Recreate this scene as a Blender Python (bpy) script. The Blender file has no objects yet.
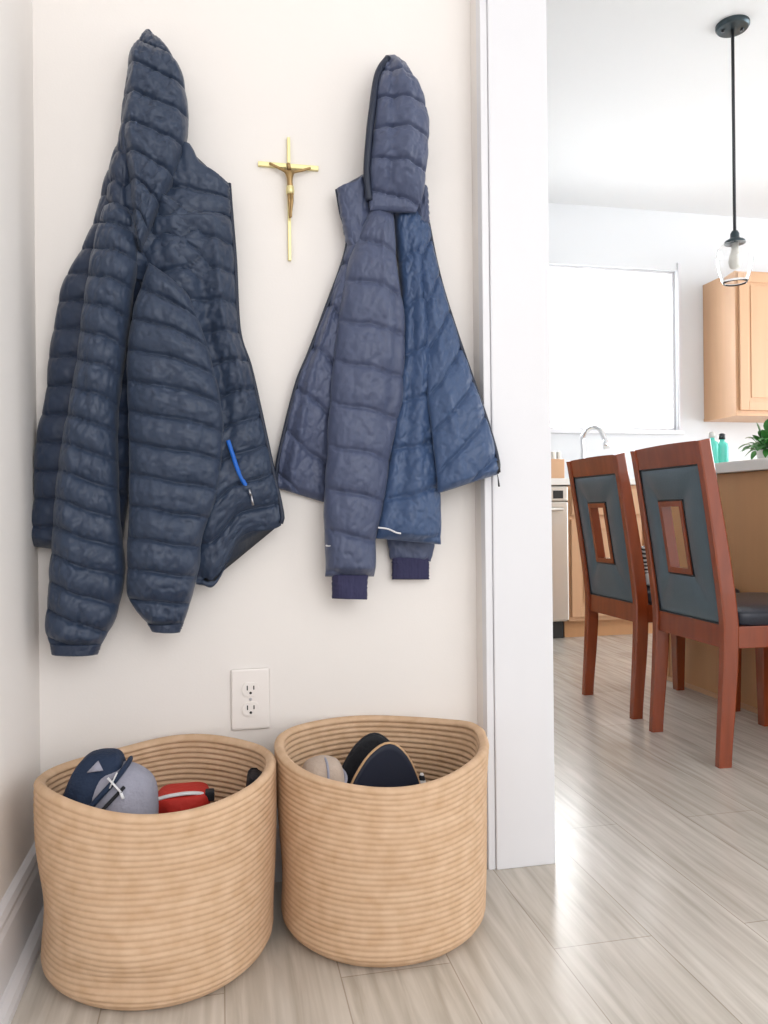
import bpy, bmesh, math, random
from mathutils import Vector, Matrix, noise
C = bpy.context.scene.collection
PI = math.pi
random.seed(4)

# ------------------------------------------------------------------ camera
FPX, CX, CY, H = 780.0, 384.0, 511.5, 0.734
YAW = math.radians(11.9); ROLL = 0.0105
F0 = Vector((math.sin(YAW), math.cos(YAW), 0)); R0 = Vector((math.cos(YAW), -math.sin(YAW), 0)); Z0 = Vector((0, 0, 1))
RR = (R0*math.cos(ROLL) - Z0*math.sin(ROLL)); UU = (Z0*math.cos(ROLL) + R0*math.sin(ROLL))
CAM = Vector((0, 0, H))
def ray(x, y): return F0*FPX + RR*(x-CX) - UU*(y-CY)
def at_y(x, y, Y):
    r = ray(x, y); return CAM + r*(Y/r.y)
def at_z(x, y, Z):
    r = ray(x, y); return CAM + r*((Z-H)/r.z)
cd = bpy.data.cameras.new('camera'); cam = bpy.data.objects.new('camera', cd); C.objects.link(cam)
M = Matrix((RR, UU, -F0)).transposed().to_4x4(); M.translation = CAM
cam.matrix_world = M
cd.sensor_width = 36; cd.lens = FPX*36/1024; cd.clip_start = 0.05; cd.clip_end = 200
bpy.context.scene.camera = cam

# ------------------------------------------------------------------ materials
def srgb(r, g, b):
    f = lambda c: (c/255/12.92) if c/255 <= .04045 else ((c/255+.055)/1.055)**2.4
    return (f(r), f(g), f(b), 1)
def mat(name, col, rough=.5, metal=0, spec=.5, var=0, vscale=8, bump=0, bscale=60, sheen=0, trans=0, ior=1.45, stretch=None, coat=0, coord='Object'):
    m = bpy.data.materials.new(name); m.use_nodes = True
    n = m.node_tree.nodes; l = m.node_tree.links; b = n['Principled BSDF']
    b.inputs['Base Color'].default_value = col; b.inputs['Roughness'].default_value = rough
    b.inputs['Metallic'].default_value = metal; b.inputs['Specular IOR Level'].default_value = spec
    b.inputs['Transmission Weight'].default_value = trans; b.inputs['IOR'].default_value = ior
    b.inputs['Sheen Weight'].default_value = sheen; b.inputs['Coat Weight'].default_value = coat
    tc = n.new('ShaderNodeTexCoord'); mp = n.new('ShaderNodeMapping'); l.new(tc.outputs[coord], mp.inputs[0])
    if stretch: mp.inputs['Scale'].default_value = stretch
    if var:
        t = n.new('ShaderNodeTexNoise'); t.inputs['Scale'].default_value = vscale; t.inputs['Detail'].default_value = 5
        l.new(mp.outputs[0], t.inputs['Vector'])
        mx = n.new('ShaderNodeMix'); mx.data_type = 'RGBA'
        mx.inputs[6].default_value = tuple(c*(1-var) for c in col[:3])+(1,)
        mx.inputs[7].default_value = tuple(min(1, c*(1+var)) for c in col[:3])+(1,)
        l.new(t.outputs['Fac'], mx.inputs[0]); l.new(mx.outputs[2], b.inputs['Base Color'])
    if bump:
        t2 = n.new('ShaderNodeTexNoise'); t2.inputs['Scale'].default_value = bscale; t2.inputs['Detail'].default_value = 4
        l.new(mp.outputs[0], t2.inputs['Vector'])
        bp = n.new('ShaderNodeBump'); bp.inputs['Strength'].default_value = bump; bp.inputs['Distance'].default_value = .01
        l.new(t2.outputs['Fac'], bp.inputs['Height']); l.new(bp.outputs[0], b.inputs['Normal'])
    return m
WALL = mat('wall_paint', srgb(237, 232, 228), .65, bump=.03, bscale=250)
WALLK = mat('kitchen_wall_paint', srgb(224, 226, 229), .65, bump=.03, bscale=250)
CEIL = mat('ceiling_paint', srgb(234, 236, 238), .8, bump=.05, bscale=200)
TRIM = mat('white_trim_paint', srgb(226, 226, 230), .35, bump=.01)
NAVY = mat('navy_nylon', srgb(45, 58, 80), .42, spec=.45, var=.05, vscale=10, bump=.12, bscale=90, stretch=(1, 1, .45), sheen=.1)
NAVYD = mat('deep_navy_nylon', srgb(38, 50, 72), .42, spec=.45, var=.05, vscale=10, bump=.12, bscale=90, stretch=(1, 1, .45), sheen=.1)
SLATE = mat('slate_blue_nylon', srgb(72, 81, 108), .42, spec=.45, var=.05, vscale=10, bump=.12, bscale=90, stretch=(1, 1, .45), sheen=.1)
SLATEB = mat('blue_nylon', srgb(56, 78, 114), .4, spec=.5, var=.05, vscale=10, bump=.12, bscale=90, stretch=(1, 1, .45), sheen=.1)
RIB = mat('ribbed_knit', srgb(50, 50, 82), .85, bump=.4, bscale=120, stretch=(1, 1, .08))
ZIPD = mat('dark_zipper_tape', srgb(34, 42, 60), .5)
ZIPB = mat('bright_blue_zipper', srgb(22, 96, 190), .45)
SILVER = mat('silver_metal', srgb(200, 200, 205), .3, metal=1)
REFL = mat('reflective_piping', srgb(225, 225, 228), .4)
GOLD = mat('pale_brass', srgb(228, 216, 160), .38, metal=.6, var=.1)
BRONZE = mat('antique_bronze', srgb(160, 132, 90), .35, metal=.8, var=.35, vscale=60)
PLASTIC = mat('white_plastic', srgb(240, 234, 230), .3)
SLOT = mat('dark_slot', srgb(40, 38, 38), .6)
WOODC = mat('mahogany_wood', srgb(136, 60, 28), .25, var=.35, vscale=6, stretch=(6, 6, .8), coat=.6)
LEATH = mat('charcoal_leather', srgb(84, 100, 110), .3, var=.12, vscale=9, bump=.08, bscale=150)
LEATHB = mat('black_leather', srgb(38, 42, 54), .28, bump=.06, bscale=150)
BLACKP = mat('black_piping', srgb(22, 24, 30), .4)
MAPLE = mat('maple_wood', srgb(206, 164, 128), .42, var=.08, vscale=3, stretch=(9, 9, .7))
MAPLED = mat('island_panel_wood', srgb(200, 152, 108), .45, var=.08, vscale=3, stretch=(7, 7, .7))
STONE = mat('white_counter_stone', srgb(236, 233, 228), .25, var=.03, vscale=30)
STEEL = mat('brushed_steel', srgb(205, 200, 192), .38, metal=.75, stretch=(1, 1, 40), bump=.05)
CHROME = mat('chrome', srgb(225, 226, 228), .12, metal=1)
PEWTER = mat('dark_pewter', srgb(70, 82, 88), .35, metal=.8)
CABLE = mat('dark_rod', srgb(66, 68, 72), .4, metal=.5)
GLASS = mat('clear_glass', (1, 1, 1, 1), .02, trans=1, ior=1.45)
TEAL = mat('teal_soap', srgb(110, 226, 208), .2)
LEAF = mat('green_leaf', srgb(66, 128, 60), .4, var=.35, vscale=20)
POT = mat('white_ceramic', srgb(230, 228, 224), .25)
SOIL = mat('dark_soil', srgb(60, 44, 34), .95, bump=.5)
GREYF = mat('heather_grey_fabric', srgb(150, 150, 164), .85, var=.15, vscale=60, bump=.25, bscale=200)
NAVYF = mat('navy_fabric', srgb(28, 44, 70), .8, bump=.25, bscale=200)
BLACKF = mat('black_fabric', srgb(26, 27, 33), .75, bump=.2, bscale=150)
REDF = mat('red_fabric', srgb(190, 44, 34), .7, var=.15, vscale=20, bump=.25, bscale=90)
TANR = mat('tan_rand', srgb(186, 150, 112), .6)
OUTS = mat('navy_outsole', srgb(20, 27, 46), .6)
BEIGE = mat('beige_canvas', srgb(182, 164, 150), .85, bump=.2, bscale=160)
WHITEF = mat('white_cloth', srgb(232, 230, 228), .8)
BULB = mat('frosted_bulb', srgb(240, 238, 230), .5)

def floor_mat():
    m = bpy.data.materials.new('vinyl_planks'); m.use_nodes = True
    n = m.node_tree.nodes; l = m.node_tree.links; b = n['Principled BSDF']
    tc = n.new('ShaderNodeTexCoord'); mp = n.new('ShaderNodeMapping'); mp.inputs['Rotation'].default_value = (0, 0, PI/2)
    l.new(tc.outputs['Object'], mp.inputs[0])
    br = n.new('ShaderNodeTexBrick'); br.inputs['Scale'].default_value = 1
    br.inputs['Brick Width'].default_value = 1.22; br.inputs['Row Height'].default_value = .18
    br.inputs['Mortar Size'].default_value = .0012; br.inputs['Mortar Smooth'].default_value = .3; br.offset = .37
    br.inputs['Color1'].default_value = srgb(199, 192, 182); br.inputs['Color2'].default_value = srgb(212, 206, 198)
    br.inputs['Mortar'].default_value = srgb(172, 162, 150)
    l.new(mp.outputs[0], br.inputs['Vector'])
    mp2 = n.new('ShaderNodeMapping'); mp2.inputs['Scale'].default_value = (18, 1.1, 1); l.new(tc.outputs['Object'], mp2.inputs[0])
    t = n.new('ShaderNodeTexNoise'); t.inputs['Scale'].default_value = 3; t.inputs['Detail'].default_value = 8; t.inputs['Distortion'].default_value = .6
    l.new(mp2.outputs[0], t.inputs['Vector'])
    rp = n.new('ShaderNodeValToRGB'); rp.color_ramp.elements[0].position = .3; rp.color_ramp.elements[1].position = .7
    rp.color_ramp.elements[0].color = (.74, .72, .69, 1); rp.color_ramp.elements[1].color = (1.06, 1.06, 1.06, 1)
    l.new(t.outputs['Fac'], rp.inputs[0])
    mx = n.new('ShaderNodeMix'); mx.data_type = 'RGBA'; mx.blend_type = 'MULTIPLY'; mx.inputs[0].default_value = 1
    l.new(br.outputs['Color'], mx.inputs[6]); l.new(rp.outputs[0], mx.inputs[7]); l.new(mx.outputs[2], b.inputs['Base Color'])
    b.inputs['Roughness'].default_value = .24
    bp = n.new('ShaderNodeBump'); bp.inputs['Strength'].default_value = .08; bp.inputs['Distance'].default_value = .004
    l.new(t.outputs['Fac'], bp.inputs['Height']); l.new(bp.outputs[0], b.inputs['Normal'])
    return m
FLOOR = floor_mat()

def rope_mat():
    m = bpy.data.materials.new('jute_rope'); m.use_nodes = True
    n = m.node_tree.nodes; l = m.node_tree.links; b = n['Principled BSDF']
    tc = n.new('ShaderNodeTexCoord')
    mp = n.new('ShaderNodeMapping'); mp.inputs['Rotation'].default_value = (0, 0, .6); l.new(tc.outputs['UV'], mp.inputs[0])
    w = n.new('ShaderNodeTexWave'); w.inputs['Scale'].default_value = 130; w.inputs['Distortion'].default_value = 2.5; w.inputs['Detail'].default_value = 2
    l.new(mp.outputs[0], w.inputs['Vector'])
    t = n.new('ShaderNodeTexNoise'); t.inputs['Scale'].default_value = 35; t.inputs['Detail'].default_value = 6
    l.new(tc.outputs['UV'], t.inputs['Vector'])
    rp = n.new('ShaderNodeValToRGB'); rp.color_ramp.elements[0].position = .25; rp.color_ramp.elements[1].position = .75
    rp.color_ramp.elements[0].color = srgb(198, 163, 130); rp.color_ramp.elements[1].color = srgb(218, 187, 157)
    l.new(t.outputs['Fac'], rp.inputs[0]); l.new(rp.outputs[0], b.inputs['Base Color'])
    b.inputs['Roughness'].default_value = .85; b.inputs['Specular IOR Level'].default_value = .2
    ad = n.new('ShaderNodeMath'); l.new(w.outputs['Fac'], ad.inputs[0]); l.new(t.outputs['Fac'], ad.inputs[1])
    bp = n.new('ShaderNodeBump'); bp.inputs['Strength'].default_value = .22; bp.inputs['Distance'].default_value = .002
    l.new(ad.outputs[0], bp.inputs['Height']); l.new(bp.outputs[0], b.inputs['Normal'])
    return m
ROPE = rope_mat()

# ------------------------------------------------------------------ mesh helpers
def link(name, bm, m, parent=None, smooth=True, mats=None):
    bmesh.ops.recalc_face_normals(bm, faces=bm.faces[:])
    me = bpy.data.meshes.new(name); bm.to_mesh(me); bm.free()
    for mm in (mats or [m]): me.materials.append(mm)
    if smooth:
        for p in me.polygons: p.use_smooth = True
    o = bpy.data.objects.new(name, me); C.objects.link(o)
    if parent: o.parent = parent
    return o
def box(bm, x0, x1, y0, y1, z0, z1, bev=0):
    b2 = bmesh.new()
    bmesh.ops.create_cube(b2, size=1)
    for v in b2.verts: v.co = Vector(((x0+x1)/2+v.co.x*(x1-x0), (y0+y1)/2+v.co.y*(y1-y0), (z0+z1)/2+v.co.z*(z1-z0)))
    if bev: bmesh.ops.bevel(b2, geom=b2.edges[:], offset=bev, segments=2, affect='EDGES', profile=.6)
    me = bpy.data.meshes.new('t'); b2.to_mesh(me); b2.free(); bm.from_mesh(me); bpy.data.meshes.remove(me)
def boxobj(name, dims, m, parent=None, bev=.002):
    bm = bmesh.new(); box(bm, *dims, bev); return link(name, bm, m, parent, smooth=False)
def tube(bm, pts, rad, n=10, flat=1, closed=False):
    pts = [Vector(p) for p in pts]; rings = []
    N = len(pts)
    prev = None
    for i, p in enumerate(pts):
        a = pts[(i-1) % N] if (closed or i) else p; b = pts[(i+1) % N] if (closed or i < N-1) else p
        t = (b-a).normalized()
        if prev is None:
            u = t.cross(Vector((0, 0, 1)))
            if u.length < .1: u = t.cross(Vector((0, 1, 0)))
        else: u = prev - t*prev.dot(t)
        u.normalize(); prev = u; w = t.cross(u)
        r = rad[i] if isinstance(rad, (list, tuple)) else rad
        rings.append([bm.verts.new(p + u*(r*math.cos(2*PI*k/n)) + w*(r*flat*math.sin(2*PI*k/n))) for k in range(n)])
    for i in range(N if closed else N-1):
        A, B = rings[i], rings[(i+1) % N]
        for k in range(n): bm.faces.new((A[k], A[(k+1) % n], B[(k+1) % n], B[k]))
    if not closed: bm.faces.new(rings[0]); bm.faces.new(rings[-1])
def lathe(bm, prof, n=32, c=(0, 0, 0)):
    rings = []
    for r, z in prof:
        rings.append([bm.verts.new((c[0]+max(r, 1e-4)*math.cos(2*PI*k/n), c[1]+max(r, 1e-4)*math.sin(2*PI*k/n), c[2]+z)) for k in range(n)])
    for A, B in zip(rings, rings[1:]):
        for k in range(n): bm.faces.new((A[k], A[(k+1) % n], B[(k+1) % n], B[k]))
    return rings
def spline(P, n):
    """Catmull-Rom through P, n samples evenly by arc length"""
    P = [Vector((p[0], p[1], p[2] if len(p) > 2 else 0)) for p in P]
    Q = [P[0]*2-P[1]] + P + [P[-1]*2-P[-2]]
    D = []
    for i in range(1, len(Q)-2):
        p0, p1, p2, p3 = Q[i-1:i+3]
        for k in range(16):
            t = k/16
            D.append(.5*((2*p1)+(p2-p0)*t+(2*p0-5*p1+4*p2-p3)*t*t+(3*p1-p0-3*p2+p3)*t**3))
    D.append(P[-1])
    S = [0]
    for a, b in zip(D, D[1:]): S.append(S[-1]+(b-a).length)
    out = []; j = 0
    for i in range(n):
        s = S[-1]*i/(n-1)
        while j < len(S)-2 and S[j+1] < s: j += 1
        f = (s-S[j])/max(1e-9, S[j+1]-S[j])
        out.append(D[j].lerp(D[j+1], min(1, f)))
    return out
def interp(T, x):
    if x <= T[0][0]: return T[0][1]
    for (a, fa), (b, fb) in zip(T, T[1:]):
        if x <= b:
            k = (x-a)/(b-a); k = k*k*(3-2*k); return fa+(fb-fa)*k
    return T[-1][1]
def thing(name, label, cat, loc=(0, 0, 0), group=None, rz=0):
    o = bpy.data.objects.new(name, None); C.objects.link(o); o.location = loc; o.rotation_euler.z = rz
    o.empty_display_size = .05
    return tag(o, label, cat, group)
def tag(o, label, cat, group=None):
    o['label'] = label; o['category'] = cat
    if group: o['group'] = group
    return o
def struct(o): o['kind'] = 'structure'; return o
def rehome(root, loc):
    """move an Empty to its base without moving the parts already built in world space"""
    root.location = loc
    for ch in root.children:
        if not ch.get('homed'):
            ch.location = ch.location - Vector(loc)

# ------------------------------------------------------------------ room
WY = 1.58          # coat wall plane
WXL = -.337        # left wall plane
CASY = 1.512       # casing face
KY = 4.75          # kitchen window wall
CH = 2.74
bm = bmesh.new(); box(bm, -.6, 6, -2.2, 5.0, -.1, 0); struct(link('floor', bm, FLOOR, smooth=False))
bm = bmesh.new(); box(bm, -.6, 6, -2.2, 5.0, CH, CH+.1); struct(link('ceiling', bm, CEIL, smooth=False))
bm = bmesh.new(); box(bm, WXL-.12, WXL, -1.2, WY+.12, 0, CH); struct(link('wall_left', bm, WALL, smooth=False))
XA, XB, XR = .531, .546, .675
bm = bmesh.new(); box(bm, WXL-.02, XA, WY, WY+.12, 0, CH); box(bm, XA, XR-.02, CASY+.018, WY+.12, 0, CH)
struct(link('wall_back', bm, WALL, smooth=False))
# door casing: narrow strip, groove, flat board wrapping the end of the wall
bm = bmesh.new()
box(bm, XA-.001, XB-.0006, CASY+.004, CASY+.03, 0, CH, .002)
box(bm, XB, XR, CASY, CASY+.02, 0, CH, .003)
box(bm, XR-.021, XR-.001, CASY+.019, WY+.13, 0, CH, .002)
struct(link('trim_1', bm, TRIM, smooth=False))
# baseboards (profiled)
def baseboard(name, a, b, nrm, prof):
    bm = bmesh.new(); a = Vector(a); b = Vector(b); nrm = Vector(nrm)
    A = [bm.verts.new(a+nrm*d+Vector((0, 0, z))) for d, z in prof]; B = [bm.verts.new(b+nrm*d+Vector((0, 0, z))) for d, z in prof]
    for i in range(len(prof)):
        j = (i+1) % len(prof); bm.faces.new((A[i], A[j], B[j], B[i]))
    bm.faces.new(A); bm.faces.new(B)
    return struct(link(name, bm, TRIM, smooth=False))
PROF = [(0, 0), (.034, 0), (.034, .012), (.03, .02), (.022, .026), (.017, .028), (.016, .105), (.013, .115), (.014, .124), (.010, .134), (.004, .138), (0, .139)]
baseboard('baseboard_left', (WXL, -1.2, 0), (WXL, WY, 0), (1, 0, 0), PROF)
baseboard('baseboard_back', (WXL, WY, 0), (XA, WY, 0), (0, -1, 0), [(min(d, .016), z) for d, z in PROF])
# kitchen window wall with opening
WX0, WX1, WZ0, WZ1 = 1.53, 3.04, 1.265, 2.345
bm = bmesh.new()
box(bm, -.6, WX0, KY, KY+.15, 0, CH); box(bm, WX1, 6, KY, KY+.15, 0, CH)
box(bm, WX0, WX1, KY, KY+.15, 0, WZ0); box(bm, WX0, WX1, KY, KY+.15, WZ1, CH)
struct(link('wall_kitchen', bm, WALLK, smooth=False))
bm = bmesh.new(); box(bm, 6, 6.12, 2.6, 5.0, 0, CH); struct(link('wall_right', bm, WALLK, smooth=False))
bm = bmesh.new(); box(bm, -.72, -.6, WY+.12, 5.0, 0, CH); struct(link('wall_far_left', bm, WALLK, smooth=False))
# window
win = bpy.data.objects.new('window_1', None); C.objects.link(win); win.location = ((WX0+WX1)/2, KY, WZ0); struct(win)
def addw(name, bm, m, sm=False):
    o = link(name, bm, m, win, smooth=sm); o.location = -Vector(win.location); return o
bm = bmesh.new(); t = .016
box(bm, WX0, WX0+t, KY+.03, KY+.1, WZ0, WZ1, .003); box(bm, WX1-t, WX1, KY+.03, KY+.1, WZ0, WZ1, .003)
box(bm, WX0+t, WX1-t, KY+.03, KY+.1, WZ0, WZ0+t, .003); box(bm, WX0+t, WX1-t, KY+.03, KY+.1, WZ1-t, WZ1, .003)
addw('window_frame', bm, TRIM)
bm = bmesh.new(); box(bm, WX0+t, WX1-t, KY+.062, KY+.066, WZ0+t, WZ1-t); addw('glass_pane', bm, GLASS)
bm = bmesh.new(); box(bm, WX0-.03, WX1+.03, KY-.03, KY+.03, WZ0-.03, WZ0, .004); addw('window_sill', bm, TRIM)
bm = bmesh.new(); box(bm, WX1+.004, WX1+.03, KY-.012, KY, WZ0, WZ1+.05, .003); box(bm, WX0-.03, WX0-.004, KY-.012, KY, WZ0, WZ1+.05, .003)
addw('window_casing', bm, TRIM)

# ------------------------------------------------------------------ jackets
def panel(name, L, R, m, parent, base, bulge, nseam=0, skew=0, puff=.006, wr=.002, seed=0, nu=52, nv=250, sag=None, topsag=None,
          folds=(), scal=1.0, pexp=.42, back=.02, etop=.04, ebot=.025, seam0=0, diag=0, pucker=.0015, lean=None, subpx=None):
    """a padded cloth panel: left and right edges traced at the panel's own distance from the wall, puffed out towards the room and closed behind"""
    Ls = spline(L, nv); Rs = spline(R, nv)
    bm = bmesh.new(); rings = []
    for i in range(nv):
        v = i/(nv-1)
        e = min(1, (v/etop) if etop else 1)**.5 * min(1, ((1-v)/ebot) if ebot else 1)**.5
        e = max(e, .12)
        b0 = base + (interp(lean, v) if lean else 0)
        ring = []
        W = (Rs[i]-Ls[i]).length
        for side in (0, 1):
            rng = range(nu+1) if side == 0 else range(nu-1, 0, -1)
            for k in rng:
                u = .5-.5*math.cos(PI*k/nu) if True else k/nu
                s = 2*u-1
                P = Ls[i].lerp(Rs[i], u)
                if sag: P.y += interp(sag, u)*max(0, v)**5
                if topsag: P.y += interp(topsag, u)*(1-v)**5
                q = 1
                if nseam:
                    ph = (v + skew*(u-.5))*nseam + seam0 + .10*noise.noise(Vector((u*2.5, v*3, seed+7)))
                    fr = abs(math.sin(PI*ph)); q = fr**.6
                P.x += s*(q-.6)*scal*(.6 if W > 25 else .2) + 1.1*noise.noise(Vector((v*14, s, seed+3)))*abs(s)
                prof = max(0, 1-abs(s)**2.2)**pexp
                bb = interp(bulge, v) if isinstance(bulge, (list, tuple)) else bulge*.9
                if side == 0:
                    off = bb*prof*e
                    if nseam:
                        off += (puff*1.15*(q-.75) - .0045*math.exp(-(fr/.16)**2))*min(1, prof*1.6)*e
                        off += pucker*(1-fr)**2*noise.noise(Vector((P.x*.42, round(ph)*3.1, seed)))*prof*2
                    if diag:
                        a = abs(math.sin((P.x*.9+P.y)*PI/diag)); c2 = abs(math.sin((P.x*.6-P.y)*PI/diag)); g = min(a, c2)
                        off += (puff*(g**.5-.7) - .005*math.exp(-(g/.14)**2))*prof*e
                    n1 = noise.noise(Vector((P.x*.055, P.y*.02, seed+11))); n2 = noise.noise(Vector((P.x*.13+P.y*.06, P.y*.07-P.x*.04, seed+29)))
                    n3 = noise.noise(Vector((P.x*.3-P.y*.1, P.y*.16, seed+41)))
                    n4 = noise.noise(Vector((P.x*.11+P.y*.045, P.y*.035-P.x*.05, seed+53))); n5 = noise.noise(Vector((P.x*.22-P.y*.07, P.y*.06+P.x*.05, seed+67)))
                    off += wr*prof*(2.2*n1+1.1*n2+.45*n3 - 1.5*(max(0, .22-abs(n4))/.22)**1.5 + .5 + .9*(max(0, .16-abs(n5))/.16)**1.5)*e
                    for (u0, v0, u1, v1, wd, am) in folds:
                        if v0 <= v <= v1 or True:
                            tt = (v-v0)/(v1-v0)
                            if -.1 < tt < 1.1:
                                uc = u0+(u1-u0)*tt; w2 = min(1, max(0, (tt+.1)/.2))*min(1, max(0, (1.1-tt)/.2))
                                off += am*math.exp(-((u-uc)/wd)**2)*w2*min(1, prof*1.5)
                else: off = -min(back, b0-.004)*prof*e
                p = at_y(P.x, P.y, WY-b0); p.y -= off
                ring.append(bm.verts.new(p))
        rings.append(ring)
    n = len(rings[0])
    for A, B in zip(rings, rings[1:]):
        for k in range(n): bm.faces.new((A[k], A[(k+1) % n], B[(k+1) % n], B[k]))
    bm.faces.new(rings[0]); bm.faces.new(rings[-1])
    return link(name, bm, m, parent)
def line(name, P, base, rad, m, parent, n=60, flat=1):
    bm = bmesh.new(); tube(bm, [at_y(p.x, p.y, WY-base-p.z) for p in spline(P, n)], rad, 8, flat)
    return link(name, bm, m, parent)

JL = thing('puffer_jacket', 'larger dark navy puffer jacket with a blue pocket zip, left of the crucifix', 'jacket', group='hooded jackets on the wall')
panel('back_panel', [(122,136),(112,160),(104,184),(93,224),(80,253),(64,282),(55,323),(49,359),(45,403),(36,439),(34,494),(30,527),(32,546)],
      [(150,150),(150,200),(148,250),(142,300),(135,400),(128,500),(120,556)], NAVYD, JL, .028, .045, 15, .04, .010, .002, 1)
fr = panel('front_panel', [(150,212),(142,262),(160,320),(182,380),(190,440),(192,520),(196,584)],
      [(231,212),(235,260),(239,330),(250,366),(261,414),(271,461),(282,512),(281,525)], NAVY, JL, .035, [(0,.055),(.35,.05),(.8,.04),(1,.008)], 11, -.03, .009, .003, 2,
      sag=[(0,0),(.2,14),(.55,-16),(1,0)], lean=[(0,0),(.5,0),(1,.02)], folds=[(.62,.1,.5,.75,.09,-.014),(.8,.05,.82,.6,.06,.010)])
panel('collar', [(160,150),(154,185),(146,226)], [(229,183),(230,200),(231,217)], NAVY, JL, .045, .036, 2, 0, .007, .002, 3, nv=50,
      topsag=[(0,0),(.42,-20),(.62,-4),(1,0)])
panel('yoke', [(128,176),(116,205),(106,240),(100,278)], [(176,206),(205,225),(218,262),(222,318)], NAVY, JL, .05, [(0,.048),(.55,.042),(1,.012)], 0, 0, .008, .002, 4, nv=120, diag=34,
       sag=[(0,0),(.5,-14),(1,0)], folds=[(.48,.0,.42,1,.08,-.02)])
sl = panel('sleeve', [(104,206),(94,245),(89,272),(82,320),(78,359),(71,396),(62,447),(56,494),(51,563),(47,607),(46,630),(51,646)],
      [(124,196),(138,236),(134,290),(127,348),(120,400),(118,439),(120,512),(125,570),(117,614),(107,634),(100,646)], NAVY, JL, .068, [(0,.03),(.2,.05),(.8,.05),(1,.035)], 16, -.05, .011, .0024, 5,
      folds=[(.25,.5,.3,.95,.12,.006)])
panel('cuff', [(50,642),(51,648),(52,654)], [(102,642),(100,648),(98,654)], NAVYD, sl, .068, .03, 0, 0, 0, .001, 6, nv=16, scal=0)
sr = panel('sleeve', [(149,262),(140,290),(131,323),(127,366),(129,439),(129,512),(127,585),(134,606),(150,626)],
      [(186,288),(202,330),(213,366),(221,403),(223,439),(217,494),(203,534),(199,567),(191,600),(187,614),(182,626)], NAVY, JL, .075, [(0,.035),(.2,.055),(.8,.055),(1,.03)], 12, -.02, .011, .0026, 8,
      folds=[(.85,.35,.75,.75,.10,-.006),(.9,.3,.7,.5,.05,.006)])
panel('cuff', [(147,623),(150,627),(152,631)], [(184,622),(182,627),(180,632)], NAVYD, sr, .075, .025, 0, 0, 0, .001, 9, nv=16, scal=0)
hd = panel('hood', [(147,29),(137,46),(129,62),(126,93),(122,128),(126,160),(131,191),(138,250)],
      [(149,29),(161,43),(173,58),(182,75),(188,108),(187,140),(173,183),(159,213),(142,254)], NAVY, JL, .055, [(0,.02),(.2,.048),(.7,.052),(1,.045)], 8, -.09, .009, .003, 10,
      folds=[(.15,.1,.2,.9,.1,.008),(.75,.2,.6,.9,.1,-.006)], etop=.06, lean=[(0,-.03),(.25,0),(1,.012)])
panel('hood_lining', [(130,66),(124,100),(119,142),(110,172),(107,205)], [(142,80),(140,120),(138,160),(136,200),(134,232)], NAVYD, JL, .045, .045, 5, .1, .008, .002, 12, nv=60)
line('zipper', [(229,183,.012),(231,210,.012),(235,260,.014),(239,330,.014),(250,366,.012),(261,414,.018),(271,461,.022),(282,512,.026),(281,523,.026)], .033, .0042, ZIPD, JL)
zp = line('pocket_zipper', [(228,440,.050),(232,452,.052),(238,470,.052),(244,482,.050),(249,490,.048)], .035, .0042, ZIPB, JL, 30)
bm = bmesh.new(); tube(bm, [at_y(249, 489, WY-.092), at_y(251, 495, WY-.092)], .0042, 8, .5); tube(bm, [at_y(251, 495, WY-.092), at_y(253, 505, WY-.09)], [.0025, .0035], 8, .6)
link('zipper_pull', bm, SILVER, zp)['label'] = 'silver zipper pull'

JR = thing('hooded_jacket', 'smaller slate blue quilted jacket with ribbed cuffs, hung by its hood right of the crucifix', 'jacket', group='hooded jackets on the wall')
panel('back_panel', [(392,206),(398,260),(402,330),(396,400),(386,480),(376,538)], [(418,208),(426,260),(430,320),(436,400),(440,492),(441,544)], SLATEB, JR, .028, .032, 7, .05, .006, .0022, 21, lean=[(0,0),(.5,.015),(1,.03)],
      folds=[(.55,.1,.5,1,.15,.008),(.3,.3,.25,1,.1,-.006)])
panel('front_panel', [(349,236),(337,275),(325,310),(309,352),(296,385),(281,446),(275,474),(276,487)], [(372,212),(362,262),(348,320),(340,385),(334,450),(328,503)], SLATE, JR, .024, [(0,.03),(.6,.026),(1,.014)], 6, -.12, .007, .0018, 22, lean=[(0,0),(.6,0),(1,-.012)],
      folds=[(.25,.3,.3,1,.08,.008),(.12,.2,.12,1,.05,-.004)])
panel('front_panel', [(408,212),(418,300),(428,400),(434,450),(438,493)], [(428,220),(435,258),(443,290),(455,328),(468,366),(488,424),(498,461),(497,474)], SLATEB, JR, .03, .026, 7, .16, .006, .002, 23, pexp=.42,
      folds=[(.35,.2,.3,1,.1,.006)], lean=[(0,0),(.4,.02),(.75,.052),(1,.056)])
panel('collar', [(337,188),(340,210),(347,246)], [(368,170),(371,215),(366,264)], SLATE, JR, .036, .026, 0, 0, .004, .002, 24, nv=50, topsag=[(0,0),(.6,5),(1,0)])
panel('collar', [(414,182),(414,200),(414,226)], [(427,188),(428,205),(429,226)], SLATE, JR, .03, .022, 0, 0, .004, .002, 25, nv=30)
rs = panel('sleeve', [(385,470),(385,520),(388,545),(390,559)], [(432,470),(434,520),(434,545),(431,561)], SLATE, JR, .014, .012, 3, 0, .003, .002, 26, nv=50, back=.008)
panel('cuff', [(392,556),(392,568),(392,579)], [(429,557),(429,568),(429,579)], RIB, rs, .014, .012, 0, 0, 0, .0008, 27, nv=24, scal=0, back=.008)['label'] = 'dark ribbed knit cuff'
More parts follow.
